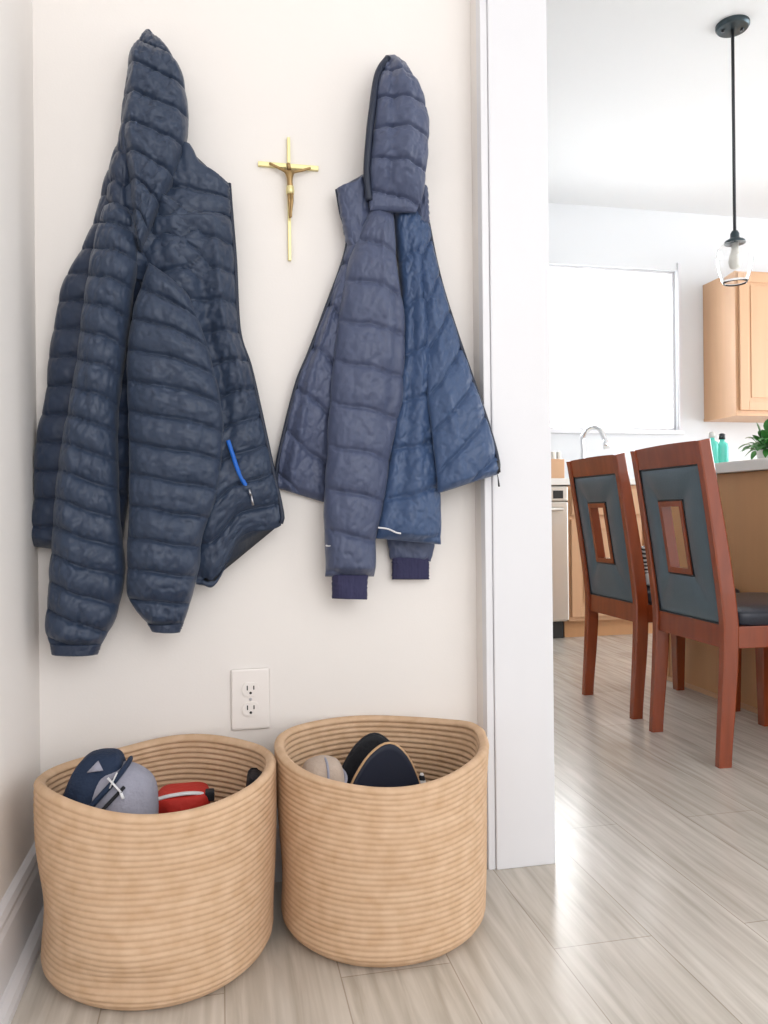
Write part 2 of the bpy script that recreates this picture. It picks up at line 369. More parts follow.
fs = panel('sleeve', [(372,206),(360,232),(347,268),(338,325),(331,385),(327,450),(324,510),(325,545),(325,576)], [(393,209),(397,268),(404,317),(404,352),(402,401),(391,450),(384,499),(377,531),(374,576)], SLATE, JR, .052, [(0,.025),(.25,.042),(1,.04)], 9, -.03, .007, .0018, 28,
      folds=[(.85,.2,.8,.6,.08,-.008),(.6,.05,.7,.4,.08,.006)], pexp=.5)
panel('cuff', [(332,573),(332,586),(332,598)], [(368,573),(367,586),(367,599)], RIB, fs, .052, .028, 0, 0, 0, .0008, 29, nv=24, scal=0)['label'] = 'dark ribbed knit cuff'
line('reflective_stripe', [(326,545,.012),(329,545.5,.020),(332,545,.026)], .052, .0016, REFL, fs, 12)
panel('hood', [(388,55),(379,69),(374,95),(371,130),(369,164),(370,210)], [(390,55),(400,64),(410,76),(423,102),(428,131),(426,164),(423,193),(416,212)], SLATE, JR, .055, [(0,.02),(.25,.05),(.7,.048),(1,.006)], 5.5, -.08, .007, .002, 30,
      folds=[(.3,.0,.35,.9,.07,-.008),(.55,.1,.6,.8,.1,.008)], etop=.06, lean=[(0,-.028),(.3,0),(.75,.008),(1,.012)])
line('hood_opening', [(388,58,.004),(378,74,.018),(372,112,.03),(369,140,.03),(367,172,.022),(369,200,.02)], .05, .0075, ZIPD, JR, 50)
line('zipper', [(337,189,.008),(341,212,.008),(347,246,.008),(325,311,.006),(309,353,.004),(296,386,.002),(280,450,-.006),(276,476,-.01),(277,487,-.011)], .026, .0042, ZIPD, JR, 90)
zr = line('zipper', [(428,222,.004),(435,258,.008),(443,290,.014),(455,328,.026),(468,366,.042),(488,424,.056),(498,461,.06),(497,473,.06)], .03, .0042, ZIPD, JR, 90)
bm = bmesh.new(); tube(bm, [at_y(498, 460, WY-.096), at_y(499, 472, WY-.096)], .0036, 8, .6); tube(bm, [at_y(497, 473, WY-.094), at_y(498, 477, WY-.094), at_y(499, 486, WY-.092)], [.0015, .0015, .0032], 8, .6)
link('zipper_pull', bm, CABLE, zr)
line('reflective_stripe', [(378,527,.020),(388,528.5,.027),(396,532,.031),(401,533,.032)], .058, .0017, REFL, JR, 20)
for root, loc in ((JL, at_y(150, 120, WY-.02)), (JR, at_y(392, 110, WY-.02))):
    root.location = loc
    for ch in root.children: ch.location = -loc

# ------------------------------------------------------------------ crucifix
cr = thing('crucifix', 'small brass crucifix with bronze figure on the wall between the two jackets', 'crucifix')
cy = WY-.006
bm = bmesh.new(); a, b = at_y(288.5, 137, cy), at_y(289.5, 260, cy)
box(bm, a.x-.003, a.x+.003, WY-.008, WY, b.z, a.z, .001); link('upright_beam', bm, GOLD, cr, smooth=False)
bm = bmesh.new(); a, b = at_y(258, 162.5, cy), at_y(318.5, 168.5, cy)
zc = (a.z+b.z)/2; box(bm, a.x, b.x, WY-.0085, WY, zc-.0042, zc+.0042, .001); link('cross_beam', bm, GOLD, cr, smooth=False)
def fig():
    me = bpy.data.meshes.new('figure')
    J = {'pel': (290,188), 'belly': (290,182), 'chest': (289.5,174), 'neck': (289.5,169.5), 'hd': (288.5,165.5), 'top': (287.8,162),
         'sl': (286,171), 'el': (278,167), 'hl': (269,162.5), 'sr': (293,171.5), 'er': (302,170), 'hr': (311,167.5),
         'hipl': (288.7,190), 'kl': (289.5,200), 'al': (289.8,212), 'fl': (290.2,218), 'hipr': (291.5,190), 'kr': (292,199.5), 'ar': (291,211.5), 'frr': (290.8,217)}
    D = {'pel': .016, 'belly': .018, 'chest': .017, 'neck': .019, 'hd': .022, 'top': .021, 'kl': .022, 'kr': .024, 'al': .017, 'ar': .019, 'fl': .016, 'frr': .019, 'hl': .011, 'hr': .011, 'el': .013, 'er': .013}
    Rd = {'pel': .0062, 'belly': .0058, 'chest': .0075, 'neck': .0035, 'hd': .0052, 'top': .0042, 'sl': .0036, 'sr': .0036, 'el': .0028, 'er': .0028, 'hl': .0026, 'hr': .0026,
          'hipl': .0045, 'hipr': .0045, 'kl': .0038, 'kr': .0038, 'al': .0026, 'ar': .0026, 'fl': .0026, 'frr': .0026}
    E = [('pel','belly'),('belly','chest'),('chest','neck'),('neck','hd'),('hd','top'),('chest','sl'),('sl','el'),('el','hl'),('chest','sr'),('sr','er'),('er','hr'),
         ('pel','hipl'),('hipl','kl'),('kl','al'),('al','fl'),('pel','hipr'),('hipr','kr'),('kr','ar'),('ar','frr')]
    ks = list(J); me.from_pydata([at_y(*J[k], WY-D.get(k, .016)) for k in ks], [(ks.index(a), ks.index(b)) for a, b in E], [])
    o = bpy.data.objects.new('figure', me); C.objects.link(o); o.parent = cr
    o.modifiers.new('skin', 'SKIN'); 
    for i, k in enumerate(ks):
        s = me.skin_vertices[0].data[i]; s.radius = (Rd[k], Rd[k]); s.use_root = (k == 'pel')
    sb = o.modifiers.new('sub', 'SUBSURF'); sb.levels = 2; sb.render_levels = 2
    me.materials.append(BRONZE)
    o['label'] = 'bronze figure with arms stretched along the beam'
    bm = bmesh.new(); c = at_y(290.2, 189, WY-.016)
    lathe(bm, [(.0072, .006), (.0078, .002), (.0082, -.004), (.0075, -.010), (.006, -.010)], 16, c); link('loincloth', bm, GOLD, o)
fig()
loc = at_y(289, 200, WY); cr.location = loc
for ch in cr.children: ch.location = -loc

# ------------------------------------------------------------------ outlet
c = at_y(250.5, 698, WY); ou = thing('wall_outlet', 'white double wall outlet in a plain plate above the gap between the baskets', 'outlet', c)
bm = bmesh.new(); box(bm, -.038, .038, -.006, 0, -.0605, .0605, .004); link('wall_plate', bm, PLASTIC, ou, smooth=False)
for zz in (.0195, -.0195):
    bm = bmesh.new()
    P = [(math.cos(t)*.0172, max(-.0135, min(.0135, math.sin(t)*.0172))) for t in [2*PI*k/40 for k in range(40)]]
    A = [bm.verts.new((x, -.0055, z+zz)) for x, z in P]; B = [bm.verts.new((x*.97, -.0085, z*.97+zz)) for x, z in P]
    for k in range(40): bm.faces.new((A[k], A[(k+1) % 40], B[(k+1) % 40], B[k]))
    bm.faces.new(B); bm.faces.new(A)
    r = link('receptacle', bm, PLASTIC, ou, smooth=False)
    bm = bmesh.new(); box(bm, -.0075, -.0053, -.0092, -.0083, zz-.001, zz+.008); box(bm, .0053, .0075, -.0092, -.0083, zz, zz+.0075)
    tube(bm, [(0, -.0083, zz-.0065), (0, -.0092, zz-.0065)], .0026, 14); link('slots', bm, SLOT, r, smooth=False)['label'] = 'dark plug slots'
bm = bmesh.new(); tube(bm, [(0, -.005, 0), (0, -.0075, 0)], .003, 14); link('screw', bm, SILVER, ou, smooth=False)

# ------------------------------------------------------------------ rope baskets
def basket(name, label, cx, cy, Rb, Rr, Ht, seed, rimf, dents, squash=1.0):
    bm = bmesh.new(); uvl = bm.loops.layers.uv.new('uv'); n = 144; pitch = .0098; rows = []
    nz = int(Ht/pitch)*6
    def shp(th, z, ins=0):
        f = z/Ht
        r = Rb + (Rr-Rb)*(f**.8)
        r += .0045*noise.noise(Vector((math.cos(th)*1.2, math.sin(th)*1.2, z*5+seed)))*(0.4+f)
        r -= .026*max(0, 1-z/.035)**2.2
        for (t0, z0, wt, wz, am) in dents:
            dt = math.atan2(math.sin(th-t0), math.cos(th-t0)); r += am*math.exp(-(dt/wt)**2-((z-z0)/wz)**2)
        zz = z + rimf(th)*f**3
        return (r-ins), zz
    def ring(z, ins, lobe):
        out = []
        for k in range(n):
            th = 2*PI*k/n; ph = (z/pitch + k/n*0) ; b = abs(math.sin(PI*ph))**.6*.0028*lobe*(1 if ins == 0 else 2)
            r, zz = shp(th, z, ins); r += b if ins == 0 else -b
            out.append(((r*math.cos(th), r*math.sin(th)*squash, zz), th*.19, z))
        return out
    prof = [ring(Ht*i/nz, 0, 1) for i in range(nz+1)]
    top = []
    for a in (.35, .8): # rounded rim coil
        top.append(None)
    inn = [ring(Ht*i/nz, .0095, 1) for i in range(nz, 5, -1)]
    allr = [[((0.0, 0.0, .001), 0, 0)]*0] if False else []
    # rim
    cap = []
    for k in range(n):
        th = 2*PI*k/n; r, zz = shp(th, Ht, .005); cap.append(((r*math.cos(th), r*math.sin(th)*squash, zz+.0045), th*.19, Ht+.005))
    allr = prof + [cap] + inn
    V = [[bm.verts.new(p[0]) for p in rg] for rg in allr]
    for i in range(len(V)-1):
        for k in range(n):
            j = (k+1) % n
            f = bm.faces.new((V[i][k], V[i][j], V[i+1][j], V[i+1][k]))
            uv = [(allr[i][k][1], allr[i][k][2]), (allr[i][k][1]+2*PI/n*.19, allr[i][k][2]), (allr[i+1][k][1]+2*PI/n*.19, allr[i+1][k][2]), (allr[i+1][k][1], allr[i+1][k][2])]
            for lp, q in zip(f.loops, uv): lp[uvl].uv = q
    bm.faces.new(V[0]); bm.faces.new(V[-1])
    o = link(name, bm, ROPE); o.location = (cx, cy, 0); return o
LB = (-.103, 1.364); RB = (.283, 1.385)
b1 = basket('rope_basket', 'coiled tan rope basket beside the left wall, holding a navy and grey bag', *LB, .184, .190, .304, 1.3,
     lambda th: .008*math.sin(th*2+.6)-.004*math.sin(3*th)+.001*math.sin(5*th+1), [(-PI/2-.25, .045, .42, .028, -.014), (-PI/2-.25, .09, .3, .03, .005), (-PI/2, .2, .4, .06, -.006), (PI*.05, .2, .3, .1, .005), (PI*1.05, .12, .5, .06, -.008), (-.5, .06, .5, .05, -.006), (-PI/2+.6, .16, .3, .08, .004)])
b2 = basket('rope_basket', 'coiled tan rope basket beside the white door casing, holding dark slippers', *RB, .180, .189, .312, 5.7,
     lambda th: .009*math.sin(th)+.007*math.cos(2*th+.3)+.001*math.sin(5*th)+.006*math.exp(-((th-.15)/.3)**2), [(-PI/2+.3, .2, .5, .1, .004), (-PI/2-.5, .27, .3, .04, -.005), (.1, .3, .25, .04, .006), (-.7, .27, .35, .06, -.006), (PI*.95, .1, .4, .06, -.005)])
tag(b1, b1.name and 'coiled tan rope basket beside the left wall, holding a navy and grey bag', 'basket', 'rope baskets on the floor')
tag(b2, 'coiled tan rope basket beside the white door casing, holding a pair of dark slippers', 'basket', 'rope baskets on the floor')

# ---- things inside the baskets
def blob(name, rings, m, parent, seed=0, n=40, wob=.004, sel=None, mats=None):
    """stacked closed outlines: (cx, cy, z, rx, ry, power)"""
    bm = bmesh.new(); V = []
    for (cx, cy, z, rx, ry, pw) in rings:
        rg = []
        for k in range(n):
            th = 2*PI*k/n; c, s = math.cos(th), math.sin(th)
            w = 1+wob/.05*noise.noise(Vector((c*1.6, s*1.6, z*14+seed)))
            rg.append(bm.verts.new((cx+rx*w*math.copysign(abs(c)**pw, c), cy+ry*w*math.copysign(abs(s)**pw, s), z)))
        V.append(rg)
    for A, B in zip(V, V[1:]):
        for k in range(n): bm.faces.new((A[k], A[(k+1) % n], B[(k+1) % n], B[k]))
    bm.faces.new(V[0]); bm.faces.new(V[-1])
    return link(name, bm, m, parent)
def smooth_rings(keys, n):
    S = []
    for c in zip(*keys): S.append(c)
    out = []
    for i in range(n):
        f = i/(n-1)*(len(keys)-1); a = min(int(f), len(keys)-2); t = f-a
        p0, p1, p2, p3 = keys[max(a-1, 0)], keys[a], keys[a+1], keys[min(a+2, len(keys)-1)]
        out.append(tuple(.5*((2*b)+(c-a_)*t+(2*a_-5*b+4*c-d)*t*t+(3*b-a_-3*c+d)*t**3) for a_, b, c, d in zip(p0, p1, p2, p3)))
    return out
FZ = .0115
bag = thing('backpack', 'small navy and heather grey bag poking out of the left basket', 'bag', (-.176, 1.328, FZ-.0))
K = [(.014,0,0,.046,.05,.8),(.014,0,.01,.056,.060,.75),(.012,0,.10,.062,.062,.75),(.010,0,.20,.064,.064,.8),(.012,0,.25,.062,.062,.85),(.012,0,.288,.054,.054,.9),(.006,0,.313,.034,.034,1),(.002,0,.320,.006,.006,1)]
blob('main_pouch', smooth_rings(K, 40), GREYF, bag, 3, wob=.006)['label'] = 'heather grey pouch'
K2 = [(-.022,.004,.17,.052,.060,.85),(-.022,.004,.235,.058,.064,.85),(-.022,.006,.285,.048,.054,.8),(-.017,.010,.318,.038,.040,.8),(-.012,.012,.334,.024,.026,.85),(-.010,.012,.338,.004,.005,1)]
blob('top_flap', smooth_rings(K2, 30), NAVYF, bag, 9, wob=.007)['label'] = 'navy top flap'
bm = bmesh.new(); P = [(.034*math.cos(t)-.012+.01*math.sin(t), -.064*1.0*math.cos(t)*.0-.062*math.sin(t)*1.0, .285+.0*t) for t in [PI*k/14 for k in range(15)]]
P = spline([(-.065,-.058,.205),(-.045,-.067,.25),(-.012,-.062,.285),(.014,-.045,.310),(.026,-.01,.320),(.026,.03,.315)], 40)
tube(bm, P, .007, 10, .6); link('binding', bm, NAVYF, bag)
bm = bmesh.new(); P = spline([(-.055,-.068,.195),(-.035,-.073,.237),(-.004,-.067,.270),(.026,-.05,.297)], 30); tube(bm, P, .0028, 8); link('zipper', bm, BLACKF, bag)
bm = bmesh.new(); q = Vector((.012, -.056, .306))
tube(bm, [q+Vector((-.010,0,.009)), q+Vector((.010,-.006,-.013))], .0026, 8, .5); tube(bm, [q+Vector((.004,0,.016)), q+Vector((-.007,-.004,-.006))], .0022, 8, .5)
tube(bm, [q+Vector((.01,-.006,-.014)), q+Vector((.014,-.01,-.022))], .0028, 8, .5); link('zipper_pull', bm, REFL, bag)['label'] = 'white zipper pull'
bm = bmesh.new(); P = spline([(-.04,-.072,.215),(-.02,-.079,.20),(-.012,-.08,.218),(-.002,-.08,.198),(.01,-.078,.205)], 30); tube(bm, P, .004, 8, .6); link('strap', bm, BLACKF, bag)
bm = bmesh.new(); q = Vector((-.018,-.040,.327)); tri = [q+Vector((-.012,-.004,-.006)), q+Vector((.012,-.002,-.005)), q+Vector((.004,.004,.009))]
A = [bm.verts.new(p) for p in tri]; B = [bm.verts.new(p+Vector((0,-.003,.002))) for p in tri]; bm.faces.new(A); bm.faces.new(B)
for k in range(3): bm.faces.new((A[k], A[(k+1) % 3], B[(k+1) % 3], B[k]))
link('patch', bm, GREYF, bag)['label'] = 'grey triangular patch'

red = thing('cloth_pouch', 'red fabric pouch with a pale strap, beside the grey bag in the left basket', 'pouch', (-.074, 1.432, FZ-.0))
K = [(0,0,0,.038,.036,.8),(0,0,.01,.045,.042,.75),(.002,0,.12,.048,.046,.75),(.004,0,.19,.048,.046,.8),(.006,.0,.222,.047,.044,.6),(.008,0,.233,.038,.036,.6),(.01,0,.236,.008,.01,1)]
blob('pouch_body', smooth_rings(K, 36), REDF, red, 14, wob=.006)
bm = bmesh.new(); tube(bm, spline([(-.04,-.026,.228),(-.012,-.032,.235),(.02,-.031,.236),(.05,-.02,.228)], 24), .007, 10, .4); s = link('strap', bm, REFL, red); s['label'] = 'pale grey strap'
bm = bmesh.new(); box(bm, .044, .060, -.034, -.012, .219, .236, .003); link('clip', bm, BLACKF, s, smooth=False)
K = [(0,0,0,.012,.03,.6),(0,0,.008,.014,.036,.6),(.0,0,.15,.014,.036,.6),(0,0,.252,.014,.034,.6),(0,0,.262,.008,.028,.7),(0,0,.264,.002,.01,1)]
blk = blob('flat_case', smooth_rings(K, 24), BLACKF, None, 22, wob=.003); blk.location = (.034, 1.395, FZ+.001); blk.rotation_euler.y = .09; tag(blk, 'flat black case against the right inner side of the left basket', 'case')

def foot_outline(Ln, Wd, n=48):
    P = []
    for k in range(n):
        t = 2*PI*k/n; y = math.cos(t)      # +1 toe, -1 heel
        w = math.sin(t)
        k2 = .5+.5*y
        half = interp([(0,.36),(.25,.34),(.45,.31),(.75,.5),(.9,.47),(1,.42)], k2)
        P.append((w*Wd*half*2*.95 if True else 0, (y*.5+.5)*Ln))
    return P
def slipper(name, label, loc, tilt, rz, Ln=.285, Wd=.105, m=OUTS, rand=TANR, up=BLACKF, group=None):
    """stands on its heel, sole towards -y before tilting; local z along the foot"""
    r = thing(name, label, 'slipper', loc, group, rz)
    r.rotation_euler = (tilt[0], tilt[1], rz)
    O = foot_outline(Ln, Wd)
    bm = bmesh.new(); n = len(O); V = []
    for (off, sc) in ((-.009, .93), (-.011, .985), (-.008, 1), (.004, 1), (.006, .97)):
        V.append([bm.verts.new((x*sc, off, Ln/2+(z-Ln/2)*sc)) for x, z in O])
    for A, B in zip(V, V[1:]):
        for k in range(n): bm.faces.new((A[k], A[(k+1) % n], B[(k+1) % n], B[k]))
    bm.faces.new(V[0]); bm.faces.new(V[-1]); link('sole', bm, m, r)
    bm = bmesh.new(); tube(bm, [(x*1.0, -.004, Ln/2+(z-Ln/2)*1.0) for x, z in O], .0032, 8, closed=True); link('sole_edge', bm, rand, r)['label'] = 'tan edge around the sole' if rand is TANR else 'dark edge around the sole'
    bm = bmesh.new(); V = []
    for (off, sc, zz) in ((.004, .97, 0), (.018, .95, 0), (.030, .84, .0), (.040, .62, .01), (.045, .3, .02)):
        V.append([bm.verts.new((x*sc, off, (Ln*.62+(z-Ln*.62)*sc+zz) if z > Ln*.32 else Ln*.32+zz+ (z-Ln*.32)*.02)) for x, z in O])
    for A, B in zip(V, V[1:]):
        for k in range(n): bm.faces.new((A[k], A[(k+1) % n], B[(k+1) % n], B[k]))
    bm.faces.new(V[0]); bm.faces.new(V[-1]); link('upper', bm, up, r)
    return r
slipper('slipper', 'dark navy slipper with a tan sole edge, standing toe up in the right basket', (.254, 1.325, FZ+.012), (-.10, .13), .08, Ln=.303, Wd=.078)
slipper('slipper', 'black slipper standing just behind the tan edged slipper in the right basket', (.262, 1.42, FZ+.012), (-.10, .07), .03, Ln=.293, Wd=.076, rand=BLACKF, m=BLACKF)
bg = thing('canvas_shoe', 'beige canvas shoe with its toe showing at the left of the right basket', 'shoe', (.168, 1.345, FZ))
K = [(0,0,0,.026,.03,.8),(0,0,.012,.034,.04,.8),(0,0,.10,.035,.042,.8),(0,0,.21,.040,.044,.8),(.001,0,.262,.038,.042,.75),(.002,0,.288,.030,.032,.75),(.002,0,.299,.012,.012,1),(.002,0,.3005,.002,.002,1)]
blob('canvas_upper', smooth_rings(K, 36), BEIGE, bg, 31, wob=.004)
bm = bmesh.new(); P = [(.0415*math.cos(t), -.002+.044*math.sin(t), .264+.006*math.sin(t*2)) for t in [2*PI*k/40 for k in range(40)]]
tube(bm, P, .0035, 8, closed=True); link('toe_seam', bm, GREYF, bg)
bm = bmesh.new(); tube(bm, spline([(.004,-.044,.235),(.006,-.0435,.262),(.007,-.034,.287),(.006,-.012,.2985),(.004,.02,.294)], 20), .0022, 8); link('centre_seam', bm, GREYF, bg)
def stripe_mat():
    m = bpy.data.materials.new('black_white_stripe'); m.use_nodes = True
    n = m.node_tree.nodes; l = m.node_tree.links; b = n['Principled BSDF']
    tc = n.new('ShaderNodeTexCoord'); w = n.new('ShaderNodeTexWave'); w.bands_direction = 'Z'; w.inputs['Scale'].default_value = 22; w.inputs['Distortion'].default_value = 2.5; w.inputs['Detail'].default_value = 1
    l.new(tc.outputs['Object'], w.inputs['Vector'])
    rp = n.new('ShaderNodeValToRGB'); rp.color_ramp.interpolation = 'CONSTANT'; rp.color_ramp.elements[0].color = srgb(30, 32, 40); rp.color_ramp.elements[1].color = srgb(228, 224, 222); rp.color_ramp.elements[1].position = .5
    l.new(w.outputs['Fac'], rp.inputs[0]); l.new(rp.outputs[0], b.inputs['Base Color']); b.inputs['Roughness'].default_value = .8
    return m
STRIPE = stripe_mat()
bm = bmesh.new(); tube(bm, spline([(0,0,0),(.002,.002,.07),(.0,.004,.14),(.0,.004,.20),(.0,.003,.236)], 30), [.013]*20+[.012]*6+[.010,.008,.006,.003], 16)
sk = link('rolled_sock', bm, STRIPE); sk.location = (.362, 1.40, FZ+.001); tag(sk, 'small black and white striped sock at the right of the right basket', 'sock')

# ------------------------------------------------------------------ dining chairs
def copy_tree(o, parent=None):
    c = o.copy(); C.objects.link(c)
    if parent: c.parent = parent
    for ch in list(o.children): copy_tree(ch, c)
    return c
def xprof(z):
    if z < .40: return .022*math.sin(PI/2*min(1, z/.40))**1.3
    return .022 - .080*((z-.40)/.534)**1.2
CHW = .396   # overall width
def make_chair():
    r = thing('dining_chair', 'x', 'chair', group='dining chairs at the island')
    pw = .028
    for s in (-1, 1):
        bm = bmesh.new(); V = []
        yc = s*(CHW/2-pw/2)
        for i in range(41):
            z = .929*i/40; x = xprof(z); d = interp([(0,.040),(.3,.047),(.5,.048),(.94,.038)], z); w = pw*(.85+.15*min(1, z/.3))
            V.append([bm.verts.new((x+a*d/2, yc+b*w/2, z + (.004*a if i == 40 else 0))) for a, b in ((-1,-.8),(-.8,-1),(.8,-1),(1,-.8),(1,.8),(.8,1),(-.8,1),(-1,.8))])
        for A, B in zip(V, V[1:]):
            for k in range(8): bm.faces.new((A[k], A[(k+1) % 8], B[(k+1) % 8], B[k]))
        bm.faces.new(V[0]); bm.faces.new(V[-1]); link('rear_leg', bm, WOODC, r, smooth=False)
    for s in (-1, 1):
        bm = bmesh.new(); V = []
        for i in range(12):
            z = .335*i/11; h = .017+.005*min(1, z/.25)
            V.append([bm.verts.new((.395+a*h, s*(CHW/2-.024)+b*h, z)) for a, b in ((-1,-.85),(-.85,-1),(.85,-1),(1,-.85),(1,.85),(.85,1),(-.85,1),(-1,.85))])
        for A, B in zip(V, V[1:]):
            for k in range(8): bm.faces.new((A[k], A[(k+1) % 8], B[(k+1) % 8], B[k]))
        bm.faces.new(V[0]); bm.faces.new(V[-1]); link('front_leg', bm, WOODC, r, smooth=False)
    def slab(y0, y1, z0, z1, th, ny=2, nz=10, bow=0):
        bm = bmesh.new(); F = []; B = []
        for j in range(nz+1):
            z = z0+(z1-z0)*j/nz
            F.append([bm.verts.new((xprof(z)-th/2, y0+(y1-y0)*i/ny, z+(bow*(1-(2*i/ny-1)**2) if j == nz else 0))) for i in range(ny+1)])
            B.append([bm.verts.new((xprof(z)+th/2, y0+(y1-y0)*i/ny, z+(bow*(1-(2*i/ny-1)**2) if j == nz else 0))) for i in range(ny+1)])
        for G in (F, B):
            for j in range(nz):
                for i in range(ny): bm.faces.new((G[j][i], G[j][i+1], G[j+1][i+1], G[j+1][i]))
        for j in range(nz):
            bm.faces.new((F[j][0], F[j+1][0], B[j+1][0], B[j][0])); bm.faces.new((F[j][-1], F[j+1][-1], B[j+1][-1], B[j][-1]))
        for i in range(ny):
            bm.faces.new((F[0][i], F[0][i+1], B[0][i+1], B[0][i])); bm.faces.new((F[-1][i], F[-1][i+1], B[-1][i+1], B[-1][i]))
        return bm
    yi = CHW/2-pw+.002
    link('top_rail', slab(-yi, yi, .862, .927, .028, 12, 6, .003), WOODC, r, smooth=False)
    link('lower_rail', slab(-yi, yi, .335, .40, .028, 4, 6), WOODC, r, smooth=False)
    # upholstered back: padded ring around a window
    y0, y1, z0, z1 = -yi, yi, .398, .864; hy0, hy1, hz0, hz1 = -.048, .078, .538, .755
    bm = bmesh.new(); n = 14; m = 10
    outer = [(y0+(y1-y0)*i/n, z1) for i in range(n)] + [(y1, z1+(z0-z1)*i/n) for i in range(n)] + [(y1+(y0-y1)*i/n, z0) for i in range(n)] + [(y0, z0+(z1-z0)*i/n) for i in range(n)]
    inner = [(hy0+(hy1-hy0)*i/n, hz1) for i in range(n)] + [(hy1, hz1+(hz0-hz1)*i/n) for i in range(n)] + [(hy1+(hy0-hy1)*i/n, hz0) for i in range(n)] + [(hy0, hz0+(hz1-hz0)*i/n) for i in range(n)]
    N = 4*n
    for sgn in (-1, 1):
        V = []
        for j in range(m+1):
            t = j/m; rg = []
            for k in range(N):
                y = outer[k][0]*(1-t)+inner[k][0]*t; z = outer[k][1]*(1-t)+inner[k][1]*t
                f = (k % n)/n; crn = min(f, 1-f)
                pad = .008 + .011*(1-(2*t-1)**2)**.6*(.55+.45*min(1, crn*5))
                rg.append(bm.verts.new((xprof(z)+sgn*pad, y, z)))
            V.append(rg)
        for A, B in zip(V, V[1:]):
            for k in range(N): bm.faces.new((A[k], A[(k+1) % N], B[(k+1) % N], B[k]))
        if sgn < 0: E0, E1 = V[0], V[-1]
        else:
            for P, Q in ((E0, V[0]), (E1, V[-1])):
                for k in range(N): bm.faces.new((P[k], P[(k+1) % N], Q[(k+1) % N], Q[k]))
    bk = link('backrest', bm, LEATH, r)
    bm = bmesh.new()
    for (a, b, c2, d) in ((y0+.004, y1-.004, z0+.004, z1-.004), (hy0-.006, hy1+.006, hz0-.006, hz1+.006)):
        for sgn in (-1, 1):
            pts = []
            cs = [(a, d), (b, d), (b, c2), (a, c2)]
            for q in range(4):
                p, s2 = cs[q], cs[(q+1) % 4]
                for i in range(8): y = p[0]+(s2[0]-p[0])*i/8; z = p[1]+(s2[1]-p[1])*i/8; pts.append((xprof(z)+sgn*.011, y, z))
            tube(bm, pts, .0035, 6, closed=True)
    link('piping', bm, BLACKP, bk)
    bm = bmesh.new(); w = .014
    for (a, b, c2, d) in ((hy0-.003, hy1+.003, hz1-w, hz1+.003), (hy0-.003, hy1+.003, hz0-.003, hz0+w), (hy0-.003, hy0+w, hz0+w, hz1-w), (hy1-w, hy1+.003, hz0+w, hz1-w)):
        V = [[bm.verts.new((xprof(z)+sx*.016, y, z)) for sx in (-1, 1) for y in (a, b)] for z in (c2, d)]
        for A in V: bm.faces.new((A[0], A[1], A[3], A[2]))
        for i, j in ((0,1),(1,3),(3,2),(2,0)): bm.faces.new((V[0][i], V[0][j], V[1][j], V[1][i]))
    link('window_rim', bm, WOODC, bk, smooth=False)['label'] = 'wooden rim of the opening in the backrest'
    bm = bmesh.new()
    box(bm, .03, .41, -CHW/2+.004, -CHW/2+.026, .335, .398, .003); box(bm, .03, .41, CHW/2-.026, CHW/2-.004, .335, .398, .003); box(bm,   .395, .417, -CHW/2+.004, CHW/2-.004, .335, .398, .003)
    link('apron', bm, WOODC, r, smooth=False)
    bm = bmesh.new(); K = [(.238,0,.397,.185,CHW/2-.012,.25),(.238,0,.402,.197,CHW/2-.004,.25),(.238,0,.425,.20,CHW/2,.26),(.238,0,.440,.193,CHW/2-.006,.28),(.238,0,.452,.16,CHW/2-.04,.35),(.238,0,.457,.09,.1,.5),(.238,0,.4575,.01,.01,1)]
    V = []
    for (cx, cy_, z, rx, ry, pw_) in smooth_rings(K, 24):
        V.append([bm.verts.new((cx+rx*math.copysign(abs(math.cos(t))**pw_, math.cos(t)), ry*math.copysign(abs(math.sin(t))**pw_, math.sin(t)), z)) for t in [2*PI*(k+.5)/64 for k in range(64)]])
    for A, B in zip(V, V[1:]):
        for k in range(64): bm.faces.new((A[k], A[(k+1) % 64], B[(k+1) % 64], B[k]))
    bm.faces.new(V[0]); bm.faces.new(V[-1]); link('seat', bm, LEATHB, r)['label'] = 'glossy black leather seat cushion'
    return r
ch1 = make_chair(); ch1.location = (1.398, 2.154, 0); ch1.rotation_euler.z = -.03
ch1['label'] = 'nearer of the two dark wood dining chairs, in front of the wooden island panel'
ch2 = copy_tree(ch1); ch2.location = (1.424, 2.684, 0); ch2.rotation_euler.z = 0
ch2['label'] = 'farther of the two dark wood dining chairs, beside the white door casing'
# striped bag on the far chair
bgz = .4885
cu = thing('striped_pouch', 'black and white striped pouch with a white base on the farther chair seat', 'pouch', (1.537, 2.60, .458))
K = [(0,0,.0,.03,.04,.8),(0,0,.008,.036,.05,.8),(0,0,.03,.038,.052,.8),(0,0,.045,.036,.05,.8)]
blob('pouch_base', smooth_rings(K, 14), WHITEF, cu, 50, wob=.003)
K = [(0,0,.043,.036,.05,.8),(0,0,.08,.036,.048,.8),(0,0,.12,.03,.04,.85),(0,0,.14,.02,.03,.9),(0,0,.142,.003,.004,1)]
blob('pouch_top', smooth_rings(K, 20), STRIPE, cu, 51, wob=.004)

